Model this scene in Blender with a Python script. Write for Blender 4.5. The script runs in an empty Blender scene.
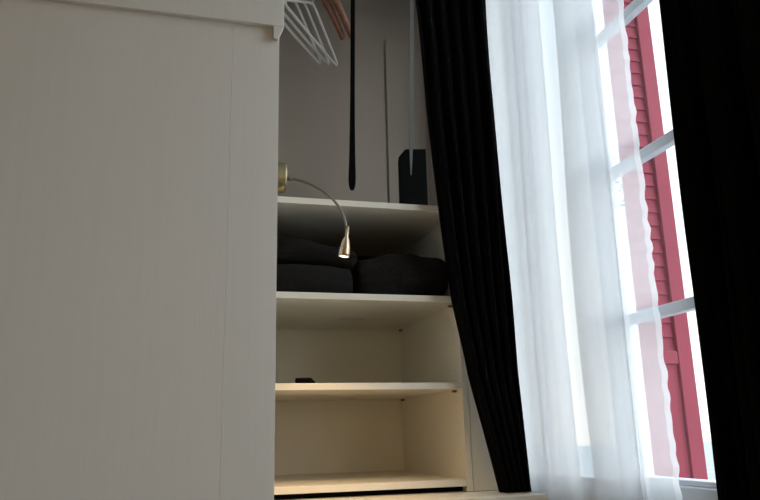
import bpy, bmesh, math, random
from mathutils import Vector, Matrix, noise
random.seed(7)
S = bpy.context.scene
C = bpy.context.collection
EYE = 0.85          # eye height; everything below is built relative to the eye and lifted at the end
PI = math.pi

# ------------------------------------------------------------------ materials
def nodes_of(name):
    m = bpy.data.materials.new(name); m.use_nodes = True
    nt = m.node_tree; nt.nodes.clear()
    out = nt.nodes.new('ShaderNodeOutputMaterial')
    return m, nt, out

def mat(name, col, rough=0.5, metal=0.0, var=0.0, scale=(20, 20, 20), bump=0.0, bscale=None, spec=0.5, sheen=0.0):
    m, nt, out = nodes_of(name)
    b = nt.nodes.new('ShaderNodeBsdfPrincipled')
    b.inputs['Roughness'].default_value = rough
    b.inputs['Metallic'].default_value = metal
    b.inputs['Specular IOR Level'].default_value = spec
    if sheen:
        b.inputs['Sheen Weight'].default_value = sheen
        b.inputs['Sheen Roughness'].default_value = 0.5
    tc = nt.nodes.new('ShaderNodeTexCoord')
    mp = nt.nodes.new('ShaderNodeMapping'); mp.inputs['Scale'].default_value = scale
    nt.links.new(tc.outputs['Object'], mp.inputs['Vector'])
    nz = nt.nodes.new('ShaderNodeTexNoise'); nz.inputs['Scale'].default_value = 1.0; nz.inputs['Detail'].default_value = 5
    nt.links.new(mp.outputs['Vector'], nz.inputs['Vector'])
    rp = nt.nodes.new('ShaderNodeValToRGB')
    rp.color_ramp.elements[0].position = 0.3; rp.color_ramp.elements[1].position = 0.7
    lo = [c * (1 - var) for c in col]; hi = [min(1, c * (1 + var)) for c in col]
    rp.color_ramp.elements[0].color = (*lo, 1); rp.color_ramp.elements[1].color = (*hi, 1)
    nt.links.new(nz.outputs['Fac'], rp.inputs['Fac'])
    nt.links.new(rp.outputs['Color'], b.inputs['Base Color'])
    if bump:
        bp = nt.nodes.new('ShaderNodeBump'); bp.inputs['Strength'].default_value = bump; bp.inputs['Distance'].default_value = 0.002
        src = nz
        if bscale:
            mp2 = nt.nodes.new('ShaderNodeMapping'); mp2.inputs['Scale'].default_value = bscale
            nt.links.new(tc.outputs['Object'], mp2.inputs['Vector'])
            src = nt.nodes.new('ShaderNodeTexNoise'); src.inputs['Scale'].default_value = 1.0; src.inputs['Detail'].default_value = 4
            nt.links.new(mp2.outputs['Vector'], src.inputs['Vector'])
        nt.links.new(src.outputs['Fac'], bp.inputs['Height'])
        nt.links.new(bp.outputs['Normal'], b.inputs['Normal'])
    nt.links.new(b.outputs[0], out.inputs[0])
    return m

def sheer_mat(name, col, opacity):
    m, nt, out = nodes_of(name)
    tr = nt.nodes.new('ShaderNodeBsdfTransparent')
    df = nt.nodes.new('ShaderNodeBsdfDiffuse'); df.inputs[0].default_value = (*col, 1)
    tl = nt.nodes.new('ShaderNodeBsdfTranslucent'); tl.inputs[0].default_value = (*col, 1)
    mx = nt.nodes.new('ShaderNodeMixShader'); mx.inputs[0].default_value = 0.6
    nt.links.new(df.outputs[0], mx.inputs[1]); nt.links.new(tl.outputs[0], mx.inputs[2])
    tc = nt.nodes.new('ShaderNodeTexCoord')
    nz = nt.nodes.new('ShaderNodeTexNoise'); nz.inputs['Scale'].default_value = 9; nz.inputs['Detail'].default_value = 3
    nt.links.new(tc.outputs['Object'], nz.inputs['Vector'])
    mr = nt.nodes.new('ShaderNodeMapRange')
    mr.inputs['To Min'].default_value = opacity - 0.06; mr.inputs['To Max'].default_value = opacity + 0.06
    nt.links.new(nz.outputs['Fac'], mr.inputs['Value'])
    m2 = nt.nodes.new('ShaderNodeMixShader')
    nt.links.new(mr.outputs[0], m2.inputs[0]); nt.links.new(tr.outputs[0], m2.inputs[1]); nt.links.new(mx.outputs[0], m2.inputs[2])
    nt.links.new(m2.outputs[0], out.inputs[0])
    return m

def glass_mat(name):
    m, nt, out = nodes_of(name)
    tr = nt.nodes.new('ShaderNodeBsdfTransparent'); tr.inputs[0].default_value = (0.95, 0.97, 0.97, 1)
    gl = nt.nodes.new('ShaderNodeBsdfGlossy'); gl.inputs['Roughness'].default_value = 0.02
    mx = nt.nodes.new('ShaderNodeMixShader'); mx.inputs[0].default_value = 0.03
    nt.links.new(tr.outputs[0], mx.inputs[1]); nt.links.new(gl.outputs[0], mx.inputs[2])
    nt.links.new(mx.outputs[0], out.inputs[0])
    return m

def emit_mat(name, col, strength):
    m, nt, out = nodes_of(name)
    e = nt.nodes.new('ShaderNodeEmission'); e.inputs[0].default_value = (*col, 1); e.inputs[1].default_value = strength
    nt.links.new(e.outputs[0], out.inputs[0])
    return m

M = dict(
    laminate=mat('white_woodgrain_laminate', (0.80, 0.79, 0.765), 0.5, var=0.012, scale=(60, 60, 2.5), bump=0.12, bscale=(260, 260, 4)),
    seam=mat('panel_seam', (0.30, 0.30, 0.29), 0.6),
    shelf=mat('white_melamine', (0.75, 0.705, 0.60), 0.45, var=0.02, scale=(8, 8, 8)),
    backing=mat('white_backing_board', (0.72, 0.68, 0.58), 0.55, var=0.02, scale=(4, 4, 4)),
    wall=mat('painted_plaster', (0.56, 0.515, 0.45), 0.85, var=0.02, scale=(3, 3, 3), bump=0.15, bscale=(90, 90, 90)),
    brown_wall=mat('taupe_wall_paint', (0.34, 0.275, 0.21), 0.85, var=0.02, scale=(3, 3, 3)),
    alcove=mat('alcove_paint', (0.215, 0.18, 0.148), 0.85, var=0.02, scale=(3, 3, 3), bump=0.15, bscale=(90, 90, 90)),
    ceiling=mat('white_ceiling_paint', (0.75, 0.74, 0.72), 0.9, var=0.01),
    floor=mat('oak_floor', (0.30, 0.23, 0.14), 0.45, var=0.25, scale=(3, 30, 3)),
    black_cloth=mat('black_curtain_cloth', (0.0042, 0.0042, 0.0048), 0.95, var=0.2, scale=(200, 200, 200), spec=0.05),
    dark_cloth=mat('charcoal_blanket_cloth', (0.0155, 0.0140, 0.0135), 0.95, var=0.3, scale=(90, 90, 90), bump=0.5, bscale=(240, 240, 240), spec=0.05, sheen=0.03),
    dark_cloth2=mat('black_knit_cloth', (0.0125, 0.0112, 0.0108), 0.95, var=0.3, scale=(70, 70, 70), bump=0.5, bscale=(180, 180, 180), spec=0.05, sheen=0.03),
    black=mat('black_board', (0.005, 0.005, 0.005), 0.95, var=0.1, spec=0.02),
    leather=mat('black_leather', (0.005, 0.005, 0.005), 0.8, var=0.1, spec=0.04),
    white_plastic=mat('white_plastic', (0.48, 0.455, 0.42), 0.45, var=0.01),
    grey_metal=mat('grey_metal', (0.45, 0.45, 0.45), 0.35, metal=1.0),
    grey_cloth=mat('grey_webbing', (0.15, 0.137, 0.125), 0.7, var=0.02),
    wood=mat('reddish_hanger_wood', (0.20, 0.065, 0.03), 0.4, var=0.25, scale=(80, 80, 80)),
    brass=mat('antique_brass', (0.42, 0.36, 0.22), 0.4, metal=1.0, var=0.08, scale=(60, 60, 60)),
    steel=mat('brushed_nickel', (0.22, 0.185, 0.155), 0.38, metal=1.0, var=0.05, scale=(60, 60, 60)),
    bronze=mat('satin_bronze', (0.62, 0.47, 0.33), 0.32, metal=1.0, var=0.05),
    glow=emit_mat('warm_led', (1.0, 0.70, 0.38), 9.0),
    pin=mat('brown_shelf_pin', (0.16, 0.10, 0.06), 0.5),
    hole=mat('pin_hole_shadow', (0.45, 0.41, 0.34), 0.7),
    sticker=mat('grey_sticker', (0.66, 0.62, 0.54), 0.6),
    window_paint=mat('white_window_paint', (0.69, 0.74, 0.79), 0.4, var=0.01),
    red=mat('red_shutter_paint', (0.235, 0.036, 0.056), 0.6, spec=0.08, var=0.06, scale=(15, 15, 5)),
    sheer=sheer_mat('white_voile', (0.78, 0.785, 0.80), 0.52),
    hem=sheer_mat('voile_hem', (0.84, 0.84, 0.85), 0.62),
    lace=sheer_mat('white_embroidery', (0.84, 0.84, 0.85), 0.62),
    glass=glass_mat('window_glass'),
    ground=mat('outdoor_paving', (0.34, 0.35, 0.36), 0.9, var=0.15, scale=(1, 1, 1)),
)

# ------------------------------------------------------------------ mesh helpers
def box(bm, x0, x1, y0, y1, z0, z1, bev=0.0):
    tmp = bmesh.new()
    bmesh.ops.create_cube(tmp, size=1.0)
    for v in tmp.verts:
        v.co = Vector(((x0 + x1) / 2 + v.co.x * (x1 - x0), (y0 + y1) / 2 + v.co.y * (y1 - y0), (z0 + z1) / 2 + v.co.z * (z1 - z0)))
    if bev:
        bmesh.ops.bevel(tmp, geom=tmp.edges[:], offset=bev, segments=2, affect='EDGES', profile=0.5)
    merge(bm, tmp)

def merge(bm, tmp):
    me = bpy.data.meshes.new('scratch'); tmp.to_mesh(me); tmp.free()
    bm.from_mesh(me); bpy.data.meshes.remove(me)

def bxm(*a, bev=0.0015):
    bm = bmesh.new(); box(bm, *a, bev=bev); return bm

def tube(bm, pts, r, seg=10, closed_ends=True, flat=1.0):
    """tube along a polyline; r a number or a list; flat squeezes the second axis"""
    pts = [Vector(p) for p in pts]; n = len(pts)
    rs = r if isinstance(r, (list, tuple)) else [r] * n
    up = None; rings = []
    for i, p in enumerate(pts):
        t = (pts[min(i + 1, n - 1)] - pts[max(i - 1, 0)]).normalized()
        if up is None:
            up = Vector((0, 0, 1)) if abs(t.z) < 0.9 else Vector((0, 1, 0))
        a = t.cross(up).normalized(); b = a.cross(t).normalized(); up = b
        rings.append([bm.verts.new(p + a * math.cos(2 * PI * k / seg) * rs[i] + b * math.sin(2 * PI * k / seg) * rs[i] * flat) for k in range(seg)])
    for i in range(n - 1):
        for k in range(seg):
            bm.faces.new((rings[i][k], rings[i][(k + 1) % seg], rings[i + 1][(k + 1) % seg], rings[i + 1][k]))
    if closed_ends:
        bm.faces.new(list(reversed(rings[0]))); bm.faces.new(rings[-1])

def lathe(bm, prof, origin, axis, seg=28):
    """prof: (radius, distance along axis)"""
    axis = Vector(axis).normalized(); o = Vector(origin)
    a = axis.orthogonal().normalized(); b = axis.cross(a)
    rings = []
    for r, h in prof:
        rings.append([bm.verts.new(o + axis * h + (a * math.cos(2 * PI * k / seg) + b * math.sin(2 * PI * k / seg)) * max(r, 1e-5)) for k in range(seg)])
    for i in range(len(rings) - 1):
        for k in range(seg):
            bm.faces.new((rings[i][k], rings[i][(k + 1) % seg], rings[i + 1][(k + 1) % seg], rings[i + 1][k]))
    bm.faces.new(list(reversed(rings[0]))); bm.faces.new(rings[-1])

def prism(bm, poly, axis, a0, a1):
    """poly of 2-D points extruded along axis 'x' or 'y' from a0 to a1"""
    def P(u, w, a): return (a, u, w) if axis == 'x' else (u, a, w)
    A = [bm.verts.new(P(u, w, a0)) for u, w in poly]; B = [bm.verts.new(P(u, w, a1)) for u, w in poly]
    n = len(poly)
    bm.faces.new(A); bm.faces.new(list(reversed(B)))
    for i in range(n):
        bm.faces.new((A[i], B[i], B[(i + 1) % n], A[(i + 1) % n]))

def world_loc(o):
    v = Vector(o.location)
    while o.parent: o = o.parent; v += o.location
    return v

def obj(name, bm, m, parent=None, loc=None, smooth=False):
    bmesh.ops.recalc_face_normals(bm, faces=bm.faces)
    base = Vector(loc) if loc is not None else (world_loc(parent) if parent else None)
    if base is None:
        xs = [v.co for v in bm.verts]
        base = Vector(((min(v.x for v in xs) + max(v.x for v in xs)) / 2, (min(v.y for v in xs) + max(v.y for v in xs)) / 2, min(v.z for v in xs)))
    for v in bm.verts: v.co -= base
    me = bpy.data.meshes.new(name); bm.to_mesh(me); bm.free()
    if smooth:
        for p in me.polygons: p.use_smooth = True
    me.materials.append(m)
    o = bpy.data.objects.new(name, me); C.objects.link(o)
    if parent:
        o.parent = parent; o.location = base - world_loc(parent)
    else:
        o.location = base
    return o

def tag(o, label, cat, group=None, kind=None):
    o['label'] = label; o['category'] = cat
    if group: o['group'] = group
    if kind: o['kind'] = kind
    return o

def thing(name, label, cat, loc, group=None):
    o = bpy.data.objects.new(name, None); o.empty_display_size = 0.05
    C.objects.link(o); o.location = loc
    return tag(o, label, cat, group)

def struct(name, bm, m, label=None, cat=None, parent=None):
    o = obj(name, bm, m, parent)
    if not parent:
        o['kind'] = 'structure'
        if label: o['label'] = label; o['category'] = cat
    return o

def lerp_table(tab, z):
    """tab: (z, value) falling in z; linear inside, extrapolated outside"""
    t = sorted(tab)
    for (z0, v0), (z1, v1) in zip(t, t[1:]):
        if z <= z1 or (z1, v1) == t[-1]:
            return v0 + (v1 - v0) * (z - z0) / (z1 - z0)

# ------------------------------------------------------------------ the room
FL, CE = -EYE, 1.78
WX0, WX1 = 0.965, 1.16          # window wall: inner and outer face
LX, BY, AY = -2.3, -2.3, 2.495   # left wall, wall behind the camera, alcove back wall
WY0, WY1, WZ0, WZ1 = 0.47, 2.30, -0.155, 1.66      # window opening
VY0, VY1 = 0.02, 0.40          # added opening out of view, lets in extra daylight

struct('floor', bxm(LX - 0.1, WX1, BY - 0.1, AY + 0.1, FL - 0.1, FL, bev=0), M['floor'], 'oak plank floor of the room', 'floor')
struct('ceiling', bxm(LX - 0.1, WX1, BY - 0.1, AY + 0.1, CE, CE + 0.1, bev=0), M['ceiling'], 'white painted ceiling of the room', 'ceiling')
struct('wall_left', bxm(LX - 0.1, LX, BY, AY, FL, CE, bev=0), M['brown_wall'], 'plain painted wall far to the left', 'wall')
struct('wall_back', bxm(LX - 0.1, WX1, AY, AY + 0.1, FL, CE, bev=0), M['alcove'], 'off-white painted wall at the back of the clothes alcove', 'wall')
struct('wall_front', bxm(LX - 0.1, WX1, BY - 0.1, BY, FL, CE, bev=0), M['brown_wall'], 'plain painted wall behind the viewer', 'wall')
bm = bmesh.new()
for y0, y1, z0, z1 in ((BY, VY0, FL, CE), (VY0, VY1, FL, -0.40), (VY0, VY1, 1.60, CE), (VY1, WY0, FL, CE),
                       (WY0, WY1, FL, WZ0), (WY0, WY1, WZ1, CE), (WY1, AY, FL, CE)):
    box(bm, WX0, WX1, y0, y1, z0, z1)
struct('wall_right', bm, M['wall'], 'painted window wall behind the curtains', 'wall')

# window behind the sheer: frame, mullion, two panes, glazing bars of the near casement
W1 = bpy.data.objects.new('window_1', None); C.objects.link(W1); W1.location = (1.0, 1.435, WZ0); W1['kind'] = 'structure'
W1['label'] = 'tall white framed window with slim cross bars behind the sheer curtain'; W1['category'] = 'window'
FX0, FX1 = 0.982, 1.035
bm = bmesh.new()
box(bm, FX0, FX1, WY0, WY1, WZ1 - 0.05, WZ1, 0.003)
box(bm, FX0, FX1, WY0, WY0 + 0.05, WZ0, WZ1, 0.003)
box(bm, FX0, FX1, WY1 - 0.05, WY1, WZ0, WZ1, 0.003)
box(bm, FX0, FX1, 1.485, 1.545, WZ0, WZ1, 0.003)
struct('window_frame', bm, M['window_paint'], parent=W1)
bm = bmesh.new()
box(bm, FX0 + 0.004, FX1, WY0 + 0.05, 1.485, -0.155, -0.118, 0.003)
box(bm, FX0 + 0.012, FX1, WY0 + 0.05, 1.485, -0.118, -0.106, 0.003)
box(bm, FX0 + 0.004, FX1, 1.545, WY1 - 0.05, -0.155, -0.118, 0.003)
struct('bottom_rail', bm, M['window_paint'], parent=W1)
for z in (0.243, 0.607, 0.969):
    bm = bmesh.new()
    box(bm, 0.998, 1.022, WY0 + 0.05, 1.487, z - 0.0125, z + 0.0125, 0.003)
    struct('glazing_bar', bm, M['window_paint'], parent=W1)
struct('window_glass', bxm(1.011, 1.014, WY0 + 0.045, 1.49, -0.125, WZ1 - 0.045, bev=0), M['glass'], parent=W1)
struct('window_glass', bxm(1.011, 1.014, 1.54, WY1 - 0.045, -0.125, WZ1 - 0.045, bev=0), M['glass'], parent=W1)
struct('window_sill', bxm(1.036, 1.22, WY0, WY1, WZ0 - 0.03, WZ0 - 0.002), M['window_paint'], parent=W1)

W2 = bpy.data.objects.new('fill_window', None); C.objects.link(W2); W2.location = (1.0, 0.21, -0.40); W2['kind'] = 'structure'  # unseen window, added to brighten the room
W2['label'] = 'unseen white framed window added further along the window wall to brighten the room'; W2['category'] = 'window'
bm = bmesh.new()
for a in ((VY0, VY1, -0.40, -0.35), (VY0, VY1, 1.55, 1.60), (VY0, VY0 + 0.05, -0.35, 1.55), (VY1 - 0.05, VY1, -0.35, 1.55)):
    box(bm, FX0, FX1, *a, 0.003)
struct('window_frame', bm, M['window_paint'], parent=W2)
struct('window_glass', bxm(1.011, 1.014, VY0 + 0.045, VY1 - 0.045, -0.355, 1.555, bev=0), M['glass'], parent=W2)

# outside: paving, red louvred shutter standing open
struct('ground_outside', bxm(1.3, 60, -30, 60, -1.62, -1.5, bev=0), M['ground'], 'pale paving outside the window', 'ground')
SY = 1.58
sh = thing('window_shutter', 'red louvred wooden shutter standing open outside the window', 'shutter', (1.16, SY, -0.35))
X0, X1, Z0, Z1 = 1.045, 1.2365, -0.40, 1.75
bm = bmesh.new()
box(bm, X1 - 0.041, X1, SY - 0.016, SY + 0.016, Z0, Z1, 0.002)
box(bm, X0, X0 + 0.03, SY - 0.016, SY + 0.016, Z0, Z1, 0.002)
for a, b in ((Z0, Z0 + 0.08), (0.150, 0.182), (Z1 - 0.08, Z1)):
    box(bm, X0 + 0.03, X1 - 0.041, SY - 0.014, SY + 0.014, a, b, 0.002)
obj('shutter_frame', bm, M['red'], sh)
obj('lower_panel', bxm(X0 + 0.02, X1 - 0.036, SY - 0.007, SY + 0.007, Z0 + 0.07, 0.16, bev=0), M['red'], sh)
bm = bmesh.new(); z = 0.20
while z < Z1 - 0.09:
    prism(bm, [(SY - 0.0065, z - 0.0195), (SY - 0.001, z - 0.021), (SY + 0.004, z + 0.021), (SY - 0.001, z + 0.0215)], 'x', X0 + 0.028, X1 - 0.039)
    z += 0.0365
obj('louvre_slats', bm, M['red'], sh)

# ------------------------------------------------------------------ tall white cabinet on the left
PY = 1.50
cab = thing('tall_cabinet', 'tall white cabinet with a wide woodgrain front filling the left side', 'cabinet', (-0.35, 1.95, FL))
obj('side_panel', bxm(0.168, 0.186, PY + 0.019, AY - 0.002, FL, CE - 0.02, bev=0.001), M['laminate'], cab)
obj('door_panel', bxm(-1.1, 0.0812, PY, PY + 0.018, FL + 0.02, CE - 0.02, bev=0.0004), M['laminate'], cab)
obj('edge_panel', bxm(0.0815, 0.186, PY, PY + 0.018, FL + 0.02, CE - 0.02, bev=0.0004), M['laminate'], cab)
obj('carcass_side', bxm(-1.1, -1.082, PY + 0.019, AY - 0.002, FL, CE - 0.02, bev=0.001), M['laminate'], cab)
obj('fascia_board', bxm(-1.1, 0.1950, PY - 0.013, PY - 0.001, 0.906, CE - 0.02, bev=0.0015), M['laminate'], cab)
bm = bmesh.new()
prism(bm, [(0.1715, 0.9055), (0.1715, 0.875), (0.1815, 0.873), (0.1948, 0.9055)], 'y', PY - 0.0125, PY - 0.001)
br = obj('end_bracket', bm, M['laminate'], cab)

# ------------------------------------------------------------------ base cabinet (its top is the ledge under the shelves)
LZ = -0.157
base = thing('base_cabinet', 'low white cabinet whose top edge shows beneath the lowest shelf', 'cabinet', (0.55, 2.08, FL))
obj('worktop', bxm(0.195, 0.893, 1.728, AY - 0.005, LZ - 0.022, LZ), M['shelf'], base)
obj('carcass', bxm(0.195, 0.893, 1.765, AY - 0.005, FL, LZ - 0.023), M['shelf'], base)
for z0, z1 in ((FL + 0.06, FL + 0.355), (FL + 0.36, LZ - 0.03)):
    d = obj('drawer_front', bxm(0.198, 0.890, 1.745, 1.763, z0, z1), M['shelf'], base)
    bm = bmesh.new(); tube(bm, [(0.48, 1.742, z1 - 0.05), (0.48, 1.728, z1 - 0.05), (0.62, 1.728, z1 - 0.05), (0.62, 1.742, z1 - 0.05)], 0.005)
    obj('drawer_handle', bm, M['grey_metal'], d, smooth=True)

# ------------------------------------------------------------------ open shelf unit
D0, D1 = 1.90, 2.475
unit = thing('shelf_unit', 'white open shelf unit between the tall cabinet and the black curtain', 'shelves', (0.48, 2.16, LZ))
SXR = 0.748
sp_bm = bxm(SXR, SXR + 0.018, D0 + 0.002, D1, LZ + 0.001, 0.617)
n_panel = len(sp_bm.faces)
for y in (D0 + 0.045, D1 - 0.045):      # the drilled rows of pin holes
    for k in range(24):
        z = -0.06 + k * 0.028
        sp_bm.faces.new([sp_bm.verts.new((SXR - 0.0003, y + 0.0024 * math.cos(q * PI / 4), z + 0.0024 * math.sin(q * PI / 4))) for q in range(8)]).material_index = 1
sp_o = obj('side_panel', sp_bm, M['shelf'], unit); sp_o.data.materials.append(M['hole'])
obj('side_panel', bxm(0.196, 0.214, D0 + 0.002, D1, LZ + 0.001, 0.617), M['shelf'], unit)
obj('back_panel', bxm(0.196, SXR + 0.018, D1 + 0.0005, D1 + 0.006, LZ + 0.001, 0.617, bev=0), M['backing'], unit)
obj('filler_panel', bxm(0.7675, 0.865, D0 + 0.004, D0 + 0.020, LZ + 0.001, 0.634), M['shelf'], unit)
obj('filler_panel', bxm(0.8665, 0.884, D0 + 0.002, D0 + 0.018, LZ + 0.001, 0.634), M['shelf'], unit)
obj('shelf', bxm(0.194, 0.884, D0 - 0.002, 2.4945, 0.618, 0.636), M['shelf'], unit)          # top
for zt in (0.371, 0.1305, -0.1245):
    right = SXR - 0.0008
    s = obj('shelf', bxm(0.2145, right, D0, D1, zt - 0.018, zt), M['shelf'], unit)
    if zt < 0: obj('gap_shade', bxm(0.2145, right, D0 + 0.03, D0 + 0.045, LZ + 0.0005, zt - 0.0185, bev=0), M['black'], unit)  # black strip stands in for the shade in the gap
    if zt > 0:
        for y in (D0 + 0.045, D1 - 0.03):
            for x, dx in ((right, -1), (0.2145, 1)):
                bm = bmesh.new(); tube(bm, [(x + 0.012 * dx, y, zt - 0.0215), (x, y, zt - 0.0215)], 0.0034, 8)
                obj('shelf_pin', bm, M['pin'], s)
    if 0.3 < zt < 0.4:
        obj('sticker', bxm(0.475, 0.560, 2.20, 2.262, zt - 0.0186, zt - 0.0181, bev=0), M['sticker'], s)
# ------------------------------------------------------------------ gooseneck lamp
LY = 1.62
lamp = thing('gooseneck_lamp', 'lit brass gooseneck reading lamp fixed to the white cabinet side', 'lamp', (0.1865, LY, 0.588))
bm = bmesh.new()
lathe(bm, [(0.0335, 0.0), (0.0365, 0.002), (0.0365, 0.018), (0.035, 0.0215), (0.0355, 0.024), (0.0355, 0.0295), (0.033, 0.032), (0.010, 0.0325)], (0.1865, LY, 0.588), (1, 0, 0), 40)
obj('lamp_base', bm, M['brass'], lamp, smooth=True)
bm = bmesh.new(); lathe(bm, [(0.0055, 0), (0.0055, 0.012), (0.004, 0.016)], (0.2185, LY, 0.588), (1, 0, 0), 16)
obj('collar', bm, M['steel'], lamp, smooth=True)
ctrl = [(0.232, LY, 0.588), (0.262, LY, 0.583), (0.295, LY, 0.5695), (0.326, LY, 0.549), (0.347, LY, 0.525), (0.3595, LY, 0.498), (0.3645, LY, 0.474), (0.3650, LY, 0.452)]
def catmull(P, n):
    P = [Vector(p) for p in P]; Q = [2 * P[0] - P[1]] + P + [2 * P[-1] - P[-2]]; out = []
    for i in range(1, len(Q) - 2):
        for k in range(n):
            t = k / n; a, b, c, d = Q[i - 1], Q[i], Q[i + 1], Q[i + 2]
            out.append(0.5 * ((2 * b) + (c - a) * t + (2 * a - 5 * b + 4 * c - d) * t * t + (3 * b - a - 3 * c + d) * t ** 3))
    return out + [P[-1]]
path = catmull(ctrl, 14)
bm = bmesh.new(); tube(bm, path, [0.0030 + (0.0004 if i % 2 else -0.0003) for i in range(len(path))], 10)
obj('flexible_neck', bm, M['steel'], lamp, smooth=True)
hd = Vector((-0.13, 0.06, -1)).normalized(); ho = Vector((0.3648, LY, 0.452))
bm = bmesh.new(); lathe(bm, [(0.0037, -0.026), (0.0040, -0.002), (0.0050, 0.002), (0.0080, 0.008), (0.0106, 0.018), (0.0122, 0.029), (0.0130, 0.040), (0.0131, 0.049), (0.0118, 0.049), (0.0112, 0.044)], ho, hd, 28)
head = obj('lamp_head', bm, M['bronze'], lamp, smooth=True)
bm = bmesh.new(); lathe(bm, [(0.0109, 0.0445), (0.0103, 0.0475), (0.004, 0.0485)], ho, hd, 24)
obj('bulb', bm, M['glow'], head, smooth=True)

# ------------------------------------------------------------------ curtains
def sheet(name, rows, cols, fn, m, thick=0.0, parent=None, loc=None):
    """grid surface from fn(s, t) -> point; s along the width, t from bottom to top"""
    bm = bmesh.new(); g = [[bm.verts.new(fn(i / cols, j / rows)) for i in range(cols + 1)] for j in range(rows + 1)]
    for j in range(rows):
        for i in range(cols):
            bm.faces.new((g[j][i], g[j][i + 1], g[j + 1][i + 1], g[j + 1][i]))
    o = obj(name, bm, m, parent, loc, smooth=True)
    if thick:
        md = o.modifiers.new('thickness', 'SOLIDIFY'); md.thickness = thick; md.offset = 0
    return o

RAILZ = 1.70
def rail(name, label, a, b, brackets):
    r = thing(name, label, 'curtain rail', ((a[0] + b[0]) / 2, (a[1] + b[1]) / 2, RAILZ))
    bm = bmesh.new(); tube(bm, [a, b], 0.010, 12); obj('rail_bar', bm, M['grey_metal'], r, smooth=True)
    for p in brackets:
        bm = bmesh.new(); tube(bm, [p, (p[0], p[1], CE)], 0.006, 8); obj('bracket', bm, M['grey_metal'], r)
    return r

# left black curtain, gathered towards the window
Ledge = [(1.27, 0.626), (0.896, 0.648), (0.54, 0.681), (0.345, 0.704), (0.197, 0.733), (0.144, 0.741), (0.002, 0.774), (-0.156, 0.808)]
Redge = [(1.27, 0.862), (0.87, 0.864), (0.491, 0.867), (0.144, 0.874), (-0.156, 0.890)]
def left_curtain(s, t):
    z = LZ + 0.002 + t * (RAILZ - LZ - 0.012)
    a, b = lerp_table(Ledge, z), lerp_table(Redge, z)
    w = b - a
    x = a + w * s
    k = min(1, w / 0.2)
    y = 1.815 + 0.016 * math.sin(2 * PI * (5.5 * s + 0.15 * math.sin(2.2 * t * PI))) + 0.007 * math.sin(2 * PI * (11 * s + 0.3 * t)) + 0.006 * (noise.noise((x * 9, 2.0, z * 3)))
    x += 0.006 * math.sin(2 * PI * (5.5 * s) + 1.0) * math.sin(PI * s)
    return (x, y, z)
tag(sheet('curtain', 70, 120, left_curtain, M['black_cloth'], 0.003),
    'black curtain in front of the shelf unit, narrowing towards its foot', 'curtain', 'black curtains')
rail('curtain_rail', 'short ceiling rail holding the narrowing black curtain', (0.58, 1.815, RAILZ), (0.90, 1.815, RAILZ), [(0.60, 1.815, RAILZ), (0.885, 1.815, RAILZ)])

# right black curtain, close to the viewer
def right_curtain(s, t):
    z = FL + 0.012 + t * (RAILZ - FL - 0.022)
    y0 = 1.070 - 0.020 * (z + 0.104) / 0.9
    y = y0 - s * 0.29
    x = 0.872 + 0.017 * math.cos(2 * PI * (3.0 * s + 0.10 * math.sin(2 * t * PI)) + 2.6) + 0.006 * math.sin(2 * PI * (12 * s + 0.4 * t)) + 0.006 * noise.noise((3.1, y * 8, z * 2.5))
    return (x, y, z)
tag(sheet('curtain', 70, 140, right_curtain, M['black_cloth'], 0.003),
    'wide black curtain hanging straight along the right side of the photo', 'curtain', 'black curtains')

# sheer curtain: soft folds, the far half doubled into overlapping pleats, the near edge one flat layer with a wavy hem
def sheer_pt(s, t, ripple=0.0):
    z = -0.62 + t * (RAILZ - 0.01 + 0.62)
    Y0, Y1 = 1.965, 1.2575
    # pleats: distance along the rail runs back on itself where the cloth doubles
    u = s
    dens = max(0.0, min(1.0, (0.82 - u) / 0.10))                    # 1 on the far side, 0 on the flat near strip
    ph = 0.06 * math.sin(3.0 * z + 1.0)
    q = 2 * PI * (5.0 * u + 0.40 * math.sin(6 * u + 0.5) + ph)
    y = Y0 + (Y1 - Y0) * u + dens * (0.140 + 0.025 * math.sin(13 * u + 1.0)) * math.sin(q) + dens * 0.010 * math.sin(2.7 * q + 0.8 + z)
    x = 0.929 + dens * 0.026 * math.cos(q) + dens * 0.003 * math.sin(2.3 * q + 1.3) + 0.003 * noise.noise((u * 7, z * 2, 4.0))
    fan = (0.35 - z) * 0.022 * math.sin(PI * u) * dens              # folds spread towards the foot
    y -= fan
    if y > 2.02: y = 2.02 - 0.2 * (y - 2.02)
    if u > 0.9:
        k = (u - 0.9) / 0.1
        y += k * (0.0014 * math.sin(z * 150 + 2 * math.sin(z * 19)) + 0.0012 * math.sin(z * 43 + 1.1) + 0.0015 * noise.noise((z * 9, 0, 7)))
        x += k * 0.0018 * math.sin(z * 110 + 3 * math.sin(z * 17))
    return (x, y, z)
sheer = tag(sheet('sheer_curtain', 220, 260, lambda s, t: sheer_pt(s, t), M['sheer']),
    'white translucent voile curtain with a wavy hem in front of the window', 'curtain')
base_loc = sheer.location.copy()
sheet('hem', 220, 4, lambda s, t: tuple(Vector(sheer_pt(0.975 + 0.0255 * s, t)) + Vector((-0.0015, 0, 0))), M['hem'], 0, sheer)
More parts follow.
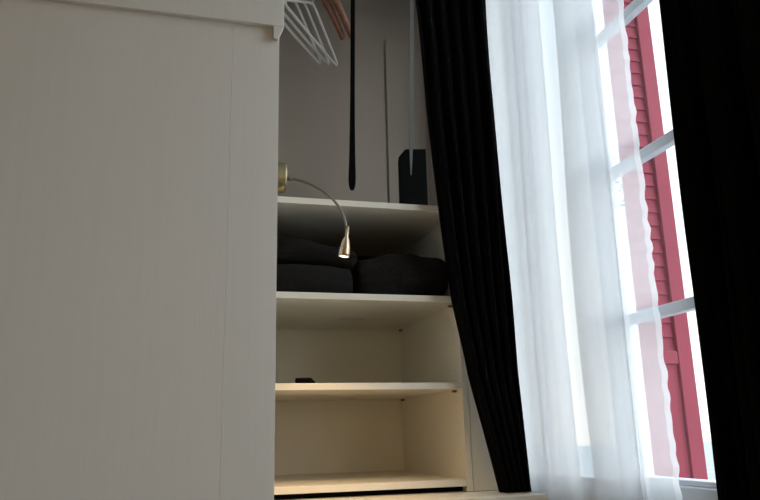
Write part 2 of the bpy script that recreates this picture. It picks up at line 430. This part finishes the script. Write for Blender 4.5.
# small embroidered sprig on the voile
bm = bmesh.new()
for k in range(46):
    cy, cz = 1.345 + random.uniform(-0.018, 0.018), 0.505 + random.uniform(-0.04, 0.035)
    if 0.490 < cz < 0.502: continue
    x = 0.9235; r = random.uniform(0.003, 0.006); a = random.uniform(0, PI)
    ring = []
    for j in range(8):
        th = 2 * PI * j / 8
        p = Vector((0, r * math.cos(th), 0.6 * r * math.sin(th))); p.rotate(Matrix.Rotation(a, 3, 'X'))
        ring.append(bm.verts.new((x, cy + p.y, cz + p.z)))
    bm.faces.new(ring)
obj('embroidery', bm, M['lace'], sheer)
rail('curtain_rail', 'long ceiling rail along the window holding the voile curtain', (0.93, 0.40, RAILZ), (0.93, 2.02, RAILZ), [(0.93, 0.6, RAILZ), (0.93, 1.85, RAILZ)])

# ------------------------------------------------------------------ soft things on the second shelf
def cushion(name, c, d, m, seed, amp=0.012, freq=7.0, tilt=None, power=0.35, sag=None):
    bm = bmesh.new()
    bmesh.ops.create_cube(bm, size=2.0)
    bmesh.ops.subdivide_edges(bm, edges=bm.edges[:], cuts=17, use_grid_fill=True)
    for v in bm.verts:
        p = v.co.copy(); n = p.normalized()
        q = Vector([p[i] * math.sqrt(max(0, 1 - p[(i + 1) % 3] ** 2 / 2 - p[(i + 2) % 3] ** 2 / 2 + p[(i + 1) % 3] ** 2 * p[(i + 2) % 3] ** 2 / 3)) for i in range(3)])
        r = p.lerp(q, power)
        w = Vector((r.x * d[0] / 2, r.y * d[1] / 2, r.z * d[2] / 2))
        if sag: w.z += sag(r.x) * (0.3 + 0.7 * (r.z + 1) / 2)
        pp = Vector(c) + w
        nn = noise.noise_vector(pp * freq + Vector((seed, 0, 0))) * amp + noise.noise_vector(pp * freq * 2.7 + Vector((0, seed, 0))) * amp * 0.4
        low = (r.z + 1) / 2
        v.co = Vector(c) + w + Vector((nn.x, nn.y, nn.z * min(1, low * 2)))
    if tilt:
        bmesh.ops.rotate(bm, verts=bm.verts, cent=c, matrix=Matrix.Rotation(tilt, 3, 'Y'))
    zmin = min(v.co.z for v in bm.verts)
    return bm
SZ = 0.372
b1 = cushion('p', (0.342, 2.125, SZ + 0.044), (0.252, 0.40, 0.088), M['dark_cloth'], 1.0, 0.010)
for v in b1.verts: v.co.y = min(v.co.y, 2.334); v.co.z = min(SZ + 0.0875, max(v.co.z, SZ)); v.co.x = max(v.co.x, 0.216)
tag(obj('folded_blanket', b1, M['dark_cloth'], smooth=True), 'flat folded charcoal blanket, lower of the two stacked on the second shelf', 'blanket', 'dark textiles on the second shelf')
b2 = cushion('p', (0.346, 2.125, SZ + 0.126), (0.268, 0.40, 0.066), M['dark_cloth2'], 3.0, 0.010, sag=lambda x: -0.030 * x)
for v in b2.verts: v.co.y = min(v.co.y, 2.334); v.co.z = max(v.co.z, SZ + 0.0885); v.co.x = min(0.477, max(v.co.x, 0.216))
tag(obj('folded_blanket', b2, M['dark_cloth2'], smooth=True), 'folded charcoal blanket with a sloping top, upper of the two stacked blankets', 'blanket', 'dark textiles on the second shelf')
b3 = cushion('p', (0.616, 2.13, SZ + 0.066), (0.325, 0.40, 0.158), M['dark_cloth'], 8.0, 0.024, 9.0, power=0.6)
for v in b3.verts: v.co.y = min(v.co.y, 2.334); v.co.z = max(v.co.z, SZ); v.co.x = max(0.479, min(v.co.x, SXR - 0.002))
tag(obj('fleece_throw', b3, M['dark_cloth'], smooth=True), 'lumpy black fleece bundle right of the stacked blankets, by the curtain', 'throw', 'dark textiles on the second shelf')

b4 = cushion('p', (0.48, 2.40, SZ + 0.112), (0.54, 0.13, 0.232), M['dark_cloth2'], 5.0, 0.008, 6.0, power=0.3)  # black mass added to darken the back of this shelf
for v in b4.verts: v.co.z = max(v.co.z, SZ); v.co.y = min(2.472, max(2.338, v.co.y)); v.co.x = max(0.217, min(v.co.x, SXR - 0.003))
tag(obj('dark_mass', b4, M['dark_cloth2'], smooth=True), 'tall black mass filling the back of the second shelf behind the blankets', 'duvet', 'dark textiles on the second shelf')

# small black remote on the third shelf
bm = bmesh.new(); box(bm, -0.022, 0.022, -0.075, 0.075, 0, 0.015, 0.004)
bmesh.ops.rotate(bm, verts=bm.verts, cent=(0, 0, 0), matrix=Matrix.Rotation(math.radians(-14), 3, 'Z'))
bmesh.ops.translate(bm, verts=bm.verts, vec=(0.330, 1.995, 0.1312))
rc = obj('remote_control', bm, M['black'], smooth=False)
tag(rc, 'small black remote lying on the third shelf near the cabinet', 'remote control')

# ------------------------------------------------------------------ things on the top shelf and hanging in the alcove
TZ = 0.6362
bx = thing('file_box', 'black file box with a cut corner standing on the top shelf', 'file box', (0.722, 2.23, TZ))
bm = bmesh.new()
prism(bm, [(0.676, TZ), (0.773, TZ), (0.773, 0.934), (0.700, 0.927), (0.676, 0.897)], 'y', 2.190, 2.194)
obj('front_board', bm, M['black'], bx)
bm = bmesh.new()
prism(bm, [(0.684, TZ), (0.773, TZ), (0.773, 0.934), (0.706, 0.927), (0.684, 0.897)], 'y', 2.1945, 2.226)
obj('box_body', bm, M['black'], bx)

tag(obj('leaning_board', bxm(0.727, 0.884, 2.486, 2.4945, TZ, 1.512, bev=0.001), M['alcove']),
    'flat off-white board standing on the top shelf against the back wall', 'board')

# clothes rail above the frame
ROD = 1.505
rod = thing('clothes_rail', 'metal clothes rail across the alcove above the top shelf', 'rail', (0.57, 2.16, ROD))
bm = bmesh.new(); tube(bm, [(0.192, 2.16, ROD), (0.963, 2.16, ROD)], 0.0125, 14); obj('rail_tube', bm, M['grey_metal'], rod, smooth=True)

def strap(name, pts, widths, thick, m, label, cat):
    """flat hanging strap facing the viewer"""
    bm = bmesh.new(); A = []
    for (x, y, z), w in zip(pts, widths):
        A.append([bm.verts.new((x - w / 2, y - thick / 2, z)), bm.verts.new((x + w / 2, y - thick / 2, z)),
                  bm.verts.new((x + w / 2, y + thick / 2, z)), bm.verts.new((x - w / 2, y + thick / 2, z))])
    for a, b in zip(A, A[1:]):
        for k in range(4): bm.faces.new((a[k], a[(k + 1) % 4], b[(k + 1) % 4], b[k]))
    bm.faces.new(A[0]); bm.faces.new(list(reversed(A[-1])))
    return tag(obj(name, bm, m), label, cat)
by = 2.1445
pts, ws = [], []
for z, w in ((1.53, .0145), (1.37, .0145), (1.10, .0150), (0.98, .0165), (0.88, .0195), (0.815, .0225), (0.788, .0235), (0.770, .021), (0.758, .015), (0.753, .008)):
    pts.append((0.503 + (z - 0.754) * 0.018, by, z)); ws.append(w)
strap('hanging_belt', pts, ws, 0.004, M['leather'], 'narrow black belt hanging straight down in the alcove beside the hangers', 'belt')
pts, ws = [], []
for z, w in ((1.53, .016), (1.30, .015), (1.11, .016), (1.0, .0155), (0.92, .012), (0.86, .008), (0.81, .003)):
    pts.append((0.694 + (z - 0.8) * 0.040 + 0.008, 2.1445, z * 1.0115)); ws.append(w)
strap('hanging_strap', pts, ws, 0.003, M['grey_cloth'], 'pale grey strap hanging to a point in front of the black file box', 'strap')

# hangers
def make_hanger(kind, label, group):
    t = thing('clothes_hanger', label, 'hanger', (0, 0, 0), group)
    m = M['wood'] if kind == 'wood' else M['white_plastic']
    bm = bmesh.new()
    if kind == 'wood':
        prof = []
        for i in range(25):
            a = -1 + 2 * i / 24; prof.append((a * 0.165, 0, -0.060 * abs(a) ** 1.25))
        tube(bm, prof, [0.017 - 0.004 * abs(-1 + 2 * i / 24) for i in range(25)], 10, flat=1.0)
        for v in bm.verts: v.co.y *= 0.78
    else:
        prof = [(-0.205, 0, -0.128), (-0.21, 0, -0.118), (-0.195, 0, -0.103), (-0.03, 0, -0.012), (0, 0, 0), (0.03, 0, -0.012), (0.195, 0, -0.103), (0.21, 0, -0.118), (0.205, 0, -0.128), (0, 0, -0.130), (-0.205, 0, -0.128)]
        tube(bm, prof, 0.0046, 8)
    obj('shoulders', bm, m, t, smooth=True)
    bm = bmesh.new()
    hc = 0.055 if kind == 'wood' else 0.084
    hook = [(0, 0, -0.004), (0, 0, hc - 0.026)] + [(-0.0215 * math.cos(a), 0, hc + 0.0215 * math.sin(a)) for a in [(-0.7 + 0.38 * k) for k in range(11)]]
    tube(bm, hook, 0.002, 8)
    obj('hook', bm, M['grey_metal'], t, smooth=True)
    return t
def copy_tree(o, parent=None):
    c = o.copy(); C.objects.link(c)
    if parent: c.parent = parent
    for ch in list(o.children): copy_tree(ch, c)
    return c
def place_hanger(t, x, hc):
    t.rotation_euler = (0, 0, math.radians(56)); t.location = (x, 2.16, ROD - hc - 0.0065)
GW = 'white plastic hangers in the alcove'
h0 = make_hanger('plastic', 'white plastic hanger whose arm reaches lowest in the alcove', GW)
place_hanger(h0, 0.380, 0.084)
for x, lab in ((0.350, 'white plastic hanger just left of the lowest reaching one'), (0.320, 'white plastic hanger nearest the tall cabinet')):
    h = copy_tree(h0); h['label'] = lab; place_hanger(h, x, 0.084)
w0 = make_hanger('wood', 'reddish brown wooden hanger, left one of the pair beside the belt', 'wooden hangers in the alcove')
place_hanger(w0, 0.420, 0.055)
w1 = copy_tree(w0); w1['label'] = 'reddish brown wooden hanger closest to the black belt'; place_hanger(w1, 0.457, 0.055)

# ------------------------------------------------------------------ light
w = bpy.data.worlds.new('sky'); S.world = w; w.use_nodes = True
nt = w.node_tree; nt.nodes.clear()
out = nt.nodes.new('ShaderNodeOutputWorld'); bg = nt.nodes.new('ShaderNodeBackground')
tc = nt.nodes.new('ShaderNodeTexCoord'); sp = nt.nodes.new('ShaderNodeSeparateXYZ'); rp = nt.nodes.new('ShaderNodeValToRGB')
nt.links.new(tc.outputs['Generated'], sp.inputs[0]); nt.links.new(sp.outputs['Z'], rp.inputs['Fac'])
rp.color_ramp.elements[0].position = 0.0; rp.color_ramp.elements[0].color = (1.0, 0.975, 0.94, 1)
rp.color_ramp.elements[1].position = 0.75; rp.color_ramp.elements[1].color = (0.70, 0.86, 1.0, 1)
nt.links.new(rp.outputs[0], bg.inputs[0]); # hazy sky: brighter around the veiled sun, which stands to the near side of the window
dt = nt.nodes.new('ShaderNodeVectorMath'); dt.operation = 'DOT_PRODUCT'
sd = Vector((0.80, -0.52, 0.30)).normalized(); dt.inputs[1].default_value = sd
nt.links.new(tc.outputs['Generated'], dt.inputs[0])
mr = nt.nodes.new('ShaderNodeMapRange'); mr.interpolation_type = 'SMOOTHSTEP'
mr.inputs['From Min'].default_value = 0.15; mr.inputs['From Max'].default_value = 1.0
mr.inputs['To Min'].default_value = 1.5; mr.inputs['To Max'].default_value = 6.0
nt.links.new(dt.outputs['Value'], mr.inputs['Value']); nt.links.new(mr.outputs[0], bg.inputs[1])
nt.links.new(bg.outputs[0], out.inputs[0])

def lamp_light(name, kind, loc, energy, col, parent=None, **kw):
    l = bpy.data.lights.new(name, kind); l.energy = energy; l.color = col
    for k, v in kw.items(): setattr(l, k, v)
    o = bpy.data.objects.new(name, l); C.objects.link(o); o.location = loc
    return o
sl = lamp_light('reading_light', 'SPOT', ho + hd * 0.053, 9.0, (1.0, 0.60, 0.20), spot_size=math.radians(100), spot_blend=1.0, shadow_soft_size=0.011)
sl.rotation_euler = Vector((-0.04, 0.16, -1)).to_track_quat('-Z', 'Y').to_euler()
lamp_light('warm_fill_light', 'POINT', (0.42, -1.3, 0.32), 12, (1.0, 0.76, 0.47), shadow_soft_size=0.22)  # added warm fill behind the camera, no lamp stands there

# ------------------------------------------------------------------ camera (solved from the photo's vanishing points)
F = 727.0
def ray(u, v): return Vector((u - 380, 250 - v, -F)).normalized()
Yc = ray(178, 438); Zc = ray(309, -2595); Zc = (Zc - Yc * Zc.dot(Yc)).normalized(); Xc = Yc.cross(Zc)
R = Matrix((Xc, Yc, Zc))
cd = bpy.data.cameras.new('camera'); cd.sensor_width = 36; cd.lens = F / 760 * 36; cd.clip_start = 0.02
cam = bpy.data.objects.new('camera', cd); C.objects.link(cam); cam.matrix_world = R.to_4x4()
S.camera = cam

for o in list(S.objects):
    if o.parent is None: o.location.z += EYE

S.view_settings.view_transform = 'Standard'; S.view_settings.look = 'None'
S.view_settings.gamma = 1; S.view_settings.use_curve_mapping = False; S.view_settings.exposure = 0.2
S.cycles.use_denoising = True
S.cycles.max_bounces = 12; S.cycles.diffuse_bounces = 6; S.cycles.transparent_max_bounces = 24
